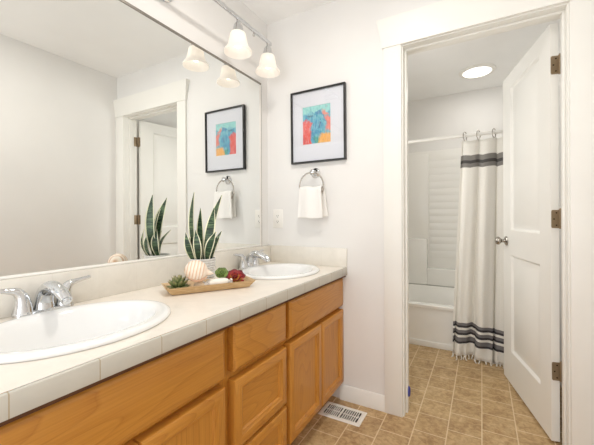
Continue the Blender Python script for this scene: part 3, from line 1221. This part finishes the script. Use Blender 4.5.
for y in LY:
    bm = bmesh.new()
    lathe(bm, [(0.008, 0.0), (0.009, -0.012), (0.016, -0.022), (0.022, -0.030), (0.030, -0.062), (0.033, -0.072), (0.033, -0.078), (0.028, -0.078)], (LX, y, BARZ - 0.010), seg=28)
    fit = part('fitter', bm, M['chrome'], vl)
    bm = bmesh.new()
    zt = BARZ - 0.080
    lathe(bm, [(0.030, 0.0), (0.037, -0.002), (0.042, -0.010), (0.0455, -0.030), (0.050, -0.054), (0.0545, -0.070), (0.060, -0.079), (0.069, -0.090), (0.0735, -0.098),
               (0.0745, -0.106), (0.0720, -0.107), (0.0690, -0.098), (0.060, -0.086), (0.0505, -0.068), (0.046, -0.050), (0.0415, -0.030), (0.037, -0.013), (0.030, -0.005)], (LX, y, zt), seg=40, cap0=False, cap1=False)
    sh = part('shade', bm, M['shade'], fit, 'frosted white bell glass shade')
    bm = bmesh.new()
    lathe(bm, [(0.012, 0.0), (0.013, -0.020), (0.020, -0.040), (0.024, -0.056), (0.021, -0.070), (0.011, -0.079), (0.001, -0.081)], (LX, y, zt + 0.002), seg=20)
    part('bulb', bm, M['bulb'], fit, 'lit bulb')

# ---- framed picture on the back wall
px0, px1, pz0, pz1 = 0.1936, 0.5703, 1.4515, 1.9125
pic = thing('picture_frame', 'black framed abstract print in a wide white mat', 'picture', ((px0 + px1) / 2, 0, pz0))
bm = bmesh.new()
fw = 0.011
loops = [(0, -0.0015), (0, -0.024), (0.001, -0.025), (fw - 0.001, -0.025), (fw, -0.024), (fw, -0.012)]
rr = [[Vector((px0 + i, y, pz0 + i)), Vector((px1 - i, y, pz0 + i)), Vector((px1 - i, y, pz1 - i)), Vector((px0 + i, y, pz1 - i))] for i, y in loops]
rings(bm, rr, True, True, False)
part('frame', bm, M['black'], pic, smooth=20)
ax0, ax1, az0, az1 = 0.277, 0.469, 1.572, 1.808
bm = bmesh.new()
loops = [((px0 + fw, px1 - fw, pz0 + fw, pz1 - fw), -0.0125), ((ax0 - 0.002, ax1 + 0.002, az0 - 0.002, az1 + 0.002), -0.0125), ((ax0, ax1, az0, az1), -0.010)]
rr = [[Vector((a, y, c_)), Vector((b, y, c_)), Vector((b, y, d_)), Vector((a, y, d_))] for (a, b, c_, d_), y in loops]
rings(bm, rr, True, False, False)
part('mat_board', bm, M['mat'], pic, smooth=0)
o = finish('artwork', B(0, ax1 - ax0, -0.0005, 0.0005, 0, az1 - az0), M['art'], (0, 0, 0), 0)
o.parent = pic
o.location = Vector((ax0, -0.0097, az0)) - ORG[pic]
o['label'] = 'abstract patches of blue, teal, coral and orange'
bm = B(px0 + fw, px1 - fw, -0.0185, -0.0170, pz0 + fw, pz1 - fw)
part('glass', bm, M['glass'], pic, smooth=0)

pic.rotation_euler = (math.radians(0.7), 0, 0)
pic.location.y = -0.0005

# ---- towel ring and towel
RC = Vector((0.352, -0.048, 1.302))
RR = 0.083
tr = thing('towel_ring', 'chrome towel ring on the wall under the picture', 'towel ring', (0.362, 0, 1.385))
bm = bmesh.new()
lathe(bm, [(0.031, 0.0005), (0.031, 0.006), (0.026, 0.010), (0.022, 0.012), (0.015, 0.022), (0.011, 0.034), (0.014, 0.042), (0.018, 0.048), (0.018, 0.056), (0.012, 0.062), (0.002, 0.064)], (0.362, 0, 1.385), axis=(0, -1, 0), seg=28)
part('mount', bm, M['chrome'], tr)
bm = bmesh.new()
tube(bm, [RC + Vector((RR * math.cos(2 * PI * k / 48), 0, RR * math.sin(2 * PI * k / 48))) for k in range(48)], 0.0045, 10, closed=True)
part('ring', bm, M['nickel'], tr)
tw = thing('hand_towel', 'white folded hand towel hanging from the chrome ring', 'towel', (0.352, -0.05, 1.10))
bm = bmesh.new()
NU, NV = 26, 44


def towel_pt(u, v):
    """v 0..1: front hem -> over the top -> back hem"""
    Lf, Lb = 0.182, 0.172
    w = lerp(0.178, 0.150, 1 - abs(v - 0.5) * 2)
    top_z = 1.282
    if v < 0.46:
        q = (0.46 - v) / 0.46
        z, y, xo = top_z - q * Lf, -0.071 - 0.004 * q, 0.0
    elif v > 0.54:
        q = (v - 0.54) / 0.46
        z, y, xo = top_z - q * Lb, -0.027 + 0.004 * q, 0.012 * q
    else:
        a = PI * (v - 0.46) / 0.08
        z, y, xo, q = top_z + 0.012 * math.sin(a), -0.049 - 0.022 * math.cos(a), 0.0, 0.0
    x = 0.355 + (u - 0.5) * w + xo
    y += (0.004 + 0.003 * q) * math.sin(2 * PI * 1.6 * u + 0.6) * (1 if v < 0.5 else 0.3)
    z += 0.003 * math.sin(7 * u)
    return Vector((x, y, z))


G = [[bm.verts.new(towel_pt(i / NU, j / NV)) for j in range(NV + 1)] for i in range(NU + 1)]
for i in range(NU):
    for j in range(NV):
        bm.faces.new((G[i][j], G[i + 1][j], G[i + 1][j + 1], G[i][j + 1]))
c = part('cloth', bm, M['towel'], tw, smooth=180)
sd = c.modifiers.new('thickness', 'SOLIDIFY')
sd.thickness = 0.010
sd.offset = 0
bv = c.modifiers.new('soft', 'BEVEL')
bv.width = 0.003
bv.segments = 2
bv.limit_method = 'ANGLE'

# ---- outlet plate on the back wall
ou = thing('wall_outlet', 'white wall outlet plate between the mirror and the towel', 'outlet', (0.076, 0, 1.098))
bm = bmesh.new()
rr = [[Vector((0.076 + sx * (0.039 - i), y, 1.098 + sz * (0.062 - i))) for sx, sz in ((-1, -1), (1, -1), (1, 1), (-1, 1))] for i, y in ((0, -0.0005), (0, -0.003), (0.003, -0.0055))]
rings(bm, rr)
part('plate', bm, M['plastic'], ou)
bm = B(0.076 - 0.017, 0.076 + 0.017, -0.0075, -0.005, 1.098 - 0.034, 1.098 + 0.034, 0.001)
part('receptacle', bm, M['plastic'], ou)
for zc in (1.098 + 0.019, 1.098 - 0.019):
    bm = bmesh.new()
    for dx in (-0.006, 0.006):
        box(bm, 0.076 + dx - 0.0012, 0.076 + dx + 0.0012, -0.0082, -0.0072, zc - 0.004, zc + 0.005)
    lathe(bm, [(0.0024, 0), (0.0024, 0.0008)], (0.076, -0.0073, zc - 0.009), axis=(0, -1, 0), seg=10)
    part('socket', bm, M['hole'], ou)

# ---- floor vent
fv = thing('floor_vent', 'white slotted floor vent beside the oak vanity', 'vent', (0.592, -0.140, 0))
vx0, vx1, vy0, vy1 = 0.470, 0.712, -0.212, -0.070
bm = bmesh.new()
oi = [(0, 0.0005), (0.001, 0.003), (0.006, 0.0055), (0.022, 0.0055), (0.024, 0.0035)]
rr = [[Vector((vx0 + i, vy0 + i, z)), Vector((vx1 - i, vy0 + i, z)), Vector((vx1 - i, vy1 - i, z)), Vector((vx0 + i, vy1 - i, z))] for i, z in oi]
rings(bm, rr, True, False, False)
# slats: two banks of louvres split by a solid rib
mid = 0.585
box(bm, mid - 0.005, mid + 0.005, vy0 + 0.024, vy1 - 0.024, 0.002, 0.0052)
for a, b in ((vx0 + 0.024, mid - 0.005), (mid + 0.005, vx1 - 0.024)):
    n = 8
    for k in range(1, n):
        xx = lerp(a, b, k / n)
        box(bm, xx - 0.0024, xx + 0.0024, vy0 + 0.024, vy1 - 0.024, 0.0022, 0.005)
ym = (vy0 + vy1) / 2
box(bm, vx0 + 0.024, vx1 - 0.024, ym - 0.002, ym + 0.002, 0.0022, 0.0048)
part('grille', bm, M['vent'], fv, smooth=20)
bm = B(vx0 + 0.022, vx1 - 0.022, vy0 + 0.022, vy1 - 0.022, 0.0004, 0.0012)
part('duct_opening', bm, M['hole'], fv, 'dark duct opening')
bm = bmesh.new()
box(bm, vx1 - 0.034, vx1 - 0.028, ym - 0.012, ym + 0.012, 0.004, 0.008, 0.001)
part('damper_lever', bm, M['vent'], fv)

# ================================================================== DECORATION ON THE COUNTER
# ---- tray
TF = Vector((0.181, 0.298, 0)).normalized()       # along the tray
TB = Vector((-TF.y, TF.x, 0))                     # towards the mirror
TC = Vector((0.2735, -0.845, CT))


def tp(a, b, z):
    return TC + TF * a + TB * b + Vector((0, 0, z))


ty = thing('serving_tray', 'long tan tray with flared sides holding succulents and a shell', 'tray', tuple(TC))
bm = bmesh.new()
secs = [(0.154, 0.046, 0.001), (0.158, 0.050, 0.003), (0.182, 0.066, 0.030), (0.184, 0.068, 0.0315), (0.180, 0.065, 0.0315), (0.154, 0.047, 0.0065)]
rr = []
for L, Wd, z in secs:
    r_ = []
    for sx, sy in ((-1, -1), (1, -1), (1, 1), (-1, 1)):
        r_.append(tp(sx * L, sy * Wd, z))
    rr.append(r_)
rings(bm, rr)
part('dish', bm, M['tray'], ty, smooth=25)


def attr_t(bm):
    return bm.verts.layers.float.get('t') or bm.verts.layers.float.new('t')


def petal(bm, c, d, up, L, w, th, cup=0.3, point=1.0, n=7, seg=8):
    """fleshy leaf from c along d, curling to up"""
    lay = attr_t(bm)
    d = Vector(d).normalized()
    up = Vector(up).normalized()
    side = d.cross(up).normalized()
    rr = []
    ts = []
    for i in range(n + 1):
        t = i / n
        prof = ((0.25 + 0.75 * t ** 0.8) * max(0.004, 1 - t ** 4) ** 0.5) if point < 1 else (math.sin(PI * min(1, 0.12 + 0.88 * t) ** point) if t < 1 else 0.02)
        prof = max(prof, 0.06)
        p = Vector(c) + d * (L * t) + up * (cup * L * t * t)
        ww, tt = w * prof, th * prof
        rr.append([p + side * (ww * math.cos(2 * PI * k / seg)) + up * (tt * math.sin(2 * PI * k / seg) + 0.35 * ww * math.cos(2 * PI * k / seg) ** 2) for k in range(seg)])
        ts.append(t)
    V = rings(bm, rr)
    for r_, t in zip(V, ts):
        for v in r_:
            v[lay] = t


def rosette(name, label, c, R, mat, layers, w, th, cup, point, tilt=0.0):
    t = thing(name, label, 'succulent', tuple(c))
    bm = bmesh.new()
    attr_t(bm)
    c = Vector(c)
    ph = 0
    for n, el, L, z in layers:
        for k in range(n):
            a = 2 * PI * (k + ph) / n + random.uniform(-0.1, 0.1)
            h = Vector((math.cos(a), math.sin(a), 0))
            e = el + random.uniform(-0.06, 0.06)
            d = h * math.cos(e) + Vector((0, 0, 1)) * math.sin(e)
            up = Vector((0, 0, 1)) * math.cos(e) - h * math.sin(e)
            petal(bm, c + Vector((0, 0, z)) + h * 0.003, d, up, R * L, w * L, th, cup, point)
        ph += 0.5
    if tilt:
        piv = c + Vector((0, 0, layers[0][3]))
        bmesh.ops.rotate(bm, verts=bm.verts[:], cent=piv, matrix=Matrix.Rotation(tilt, 3, Vector((0.75, 0.65, 0))))
    part('foliage', bm, mat, t, smooth=70)
    bm = bmesh.new()
    z1 = max(z for *_, z in layers) + 0.002
    lathe(bm, [(0.010, 0.0), (0.009, z1 * 0.5), (0.008, z1)], c, seg=12)
    part('stem', bm, M['soil'] if name == 'x' else M['spiky'], t)
    return t


TZ0 = 0.0072
rosette('spiky_succulent', 'grey-green spiky succulent at the left end of the tray', tp(-0.128, -0.016, TZ0), 0.050, M['spiky'],
        [(8, 0.30, 0.95, 0.010), (8, 0.66, 1.0, 0.014), (6, 1.0, 1.0, 0.018), (4, 1.28, 0.95, 0.020)], 0.0105, 0.0055, 0.05, 1.3)
rosette('green_succulent', 'small green cupped rosette succulent behind the white bundle', tp(0.062, 0.034, TZ0), 0.034, M['green_ros'],
        [(7, 0.30, 0.9, 0.042), (7, 0.7, 0.8, 0.046), (5, 1.1, 0.6, 0.048)], 0.020, 0.004, 0.32, 0.75, 0.85)
rosette('red_succulent', 'dark red rosette succulent with yellow heart on the tray', tp(0.112, 0.004, TZ0), 0.047, M['red_ros'],
        [(8, 0.12, 1.0, 0.022), (7, 0.5, 0.86, 0.026), (5, 0.9, 0.6, 0.028), (3, 1.2, 0.4, 0.028)], 0.022, 0.004, 0.22, 0.7, 0.65)

# ---- shell: globose whorl with a spire at the left and a canal at the right
sc = tp(-0.062, -0.026, 0.0)
she = thing('seashell', 'peach and white striped round seashell leaning on the tray', 'seashell', tuple(sc))
ax = (TF * 0.93 + TB * -0.25 + Vector((0, 0, -0.20))).normalized()
cc = sc + Vector((0, 0, 0.086))
prof = []
N = 40
for i in range(N + 1):
    q = i / N
    h = lerp(-0.045, 0.041, q)
    e = math.sqrt(max(0, 1 - (h / 0.0455) ** 2))
    r = 0.0430 * e ** 0.9
    r *= 1 + 0.020 * math.cos(2 * PI * 7 * q)
    if q < 0.14:
        r *= 0.80 + 0.20 * q / 0.14
    prof.append((r, h))
prof += [(0.013, 0.046), (0.009, 0.056), (0.0045, 0.066), (0.001, 0.072)]
bm = bmesh.new()
lay = attr_t(bm)
V = lathe(bm, prof, cc, axis=tuple(ax), seg=40)
for i, r_ in enumerate(V):
    for v in r_:
        v[lay] = i / N if i < N - 2 else 0.9286
part('whorl', bm, M['shell'], she, smooth=80)
bm = bmesh.new()
a_, b_, d_ = frame_of(ax)
dn = (Vector((0, 0, -1)) + TB * -1.2)
dn = (dn - ax * dn.dot(ax)).normalized()
sd_ = ax.cross(dn)
path = []
for k in range(15):
    q = k / 14
    h = lerp(-0.026, 0.048, q)
    e = math.sqrt(max(0.02, 1 - (h / 0.056) ** 2))
    path.append(cc + ax * h + dn * (0.0425 * e) + sd_ * (0.012 * math.sin(PI * q)))
tube(bm, path, interp([0.0015, 0.0040, 0.0045, 0.004, 0.002], 15), 10)
part('lip', bm, M['peach'], she, 'peach lip of the opening')

# ---- pebble below the shell
bm = bmesh.new()
pc = tp(-0.048, -0.024, TZ0 + 0.0170)
lathe(bm, [(0.0005, -0.0170), (0.013, -0.0155), (0.022, -0.007), (0.0240, 0.001), (0.019, 0.010), (0.009, 0.0155), (0.0005, 0.0165)], pc, seg=20, sx=1.1, sy=0.85)
solo('pebble', bm, M['stone'], 'cream rounded pebble between spiky succulent and white bundle', 'pebble', tuple(tp(-0.048, -0.024, TZ0)))

# ---- white wrapped bundle with twisted speckled ends
bu = thing('wrapped_bundle', 'white wrapped bundle with speckled ends lying in the tray', 'bundle', tuple(tp(0.02, -0.018, TZ0)))
p0, p1 = tp(-0.010, -0.024, 0.027), tp(0.066, -0.020, 0.027)
dv = (p1 - p0).normalized()
bm = bmesh.new()
pts = [lerp(p0, p1, k / 12) for k in range(13)]
tube(bm, pts, interp([0.0175, 0.0195, 0.0195, 0.0195, 0.0175], 13), 18)
part('wrap', bm, M['bundle'], bu)
for e, s in ((p0, -1), (p1, 1)):
    bm = bmesh.new()
    pts = [e + dv * (s * (k * 0.0035 - 0.001)) for k in range(8)]
    tube(bm, pts, [0.0145, 0.0155, 0.0150, 0.011, 0.0095, 0.012, 0.0150, 0.0145], 16)
    part('twisted_end', bm, M['speckle'], bu, 'speckled twisted end')

# ---- snake plant in a ribbed white pot
PX, PY = 0.159, -0.773
sp = thing('snake_plant', 'variegated snake plant in a ribbed white pot against the backsplash', 'potted plant', (PX, PY, CT))
bm = bmesh.new()
prof = [(0.046, 0.0), (0.049, 0.003)]
for k in range(9):
    z = 0.012 + k * 0.0105
    r = 0.0535 + 0.0045 * (k / 8)
    prof += [(r - 0.0035, z), (r + 0.001, z + 0.0025), (r + 0.001, z + 0.0065), (r - 0.0035, z + 0.0085)]
prof += [(0.0595, 0.110), (0.0605, 0.114), (0.0600, 0.117), (0.0560, 0.117), (0.0545, 0.105)]
lathe(bm, prof, (PX, PY, CT + 0.0005), seg=48, cap1=False)
part('pot', bm, M['pot'], sp, 'white pot with horizontal ribs', smooth=50)
bm = bmesh.new()
lathe(bm, [(0.0550, 0.0), (0.030, 0.004), (0.0005, 0.006)], (PX, PY, CT + 0.106), seg=32)
part('soil', bm, M['soil'], sp)


def snake_leaf(base, tip, w, face, bow=0.02):
    """strap leaf base->tip, flat side towards 'face'; green middle (slot 0), cream margins (slot 1)"""
    bm = bmesh.new()
    base, tip = Vector(base), Vector(tip)
    d = (tip - base).normalized()
    f = Vector(face)
    f = (f - d * f.dot(d)).normalized()
    s = d.cross(f).normalized()
    w *= 1.62
    n = 16
    V = []
    for i in range(n + 1):
        t = i / n
        prof = (0.30 + 0.70 * math.sin(PI / 2 * min(t / 0.55, 1.0))) * (1 if t < 0.55 else max(0.03, math.cos((t - 0.55) / 0.45 * PI / 2)) ** 0.9)
        ww = w * prof
        c = lerp(base, tip, t) + f * (bow * math.sin(PI * t)) + s * (0.006 * math.sin(3 * t))
        cv = 0.30 * ww
        ring = []
        for q, dep in ((-1, 0), (-0.74, 0.0016), (0, 0.0016), (0.74, 0.0016), (1, 0), (0.74, -0.0016), (0, -0.0016), (-0.74, -0.0016)):
            ring.append(bm.verts.new(c + s * (ww * q) + f * (cv * q * q + dep)))
        V.append(ring)
    for i in range(n):
        for j in range(8):
            k = (j + 1) % 8
            fc = bm.faces.new((V[i][j], V[i][k], V[i + 1][k], V[i + 1][j]))
            fc.material_index = 1 if j in (0, 3, 4, 7) else 0
    bm.faces.new(V[0][::-1])
    bm.faces.new(V[-1])
    part('leaf', bm, [M['leaf'], M['margin']], sp, smooth=60)


SZ_ = CT + 0.108
FC = (0.72, -0.69, 0.0)      # towards the room
for (bx, by), tipp, w, fc in (
        ((-0.012, -0.016), (0.143, -0.806, 1.220), 0.0165, (-0.30, -1, 0)),        # tall, left
        ((0.018, 0.014), (0.194, -0.680, 1.213), 0.0190, (-0.2, -1, 0)),          # tall, right, wide
        ((0.012, -0.002), (0.192, -0.733, 1.150), 0.0140, (0.5, -0.8, 0)),       # middle
        ((-0.004, 0.004), (0.140, -0.765, 1.150), 0.0105, (0.3, -1, 0)),         # behind the tall left one
        ((-0.010, -0.034), (0.144, -0.857, 1.040), 0.0115, (0.3, -1, 0)),        # short, far left
        ((0.020, 0.032), (0.180, -0.667, 1.040), 0.0100, (0.1, -1, 0)),          # short, far right
        ((0.034, -0.006), (0.226, -0.757, 1.040), 0.0140, (0.1, -1, 0)),       # front right
        ((0.010, -0.032), (0.176, -0.832, 1.050), 0.0110, (0.6, -0.8, 0)),       # front left
        ((0.028, 0.012), (0.192, -0.715, 1.036), 0.0120, (-0.4, -1, 0)),          # behind the front right one
        ((-0.028, -0.004), (0.122, -0.800, 1.050), 0.0120, (-0.5, -0.9, 0))):    # towards the mirror
    snake_leaf((PX + bx, PY + by, SZ_ - 0.012), tipp, w, fc)
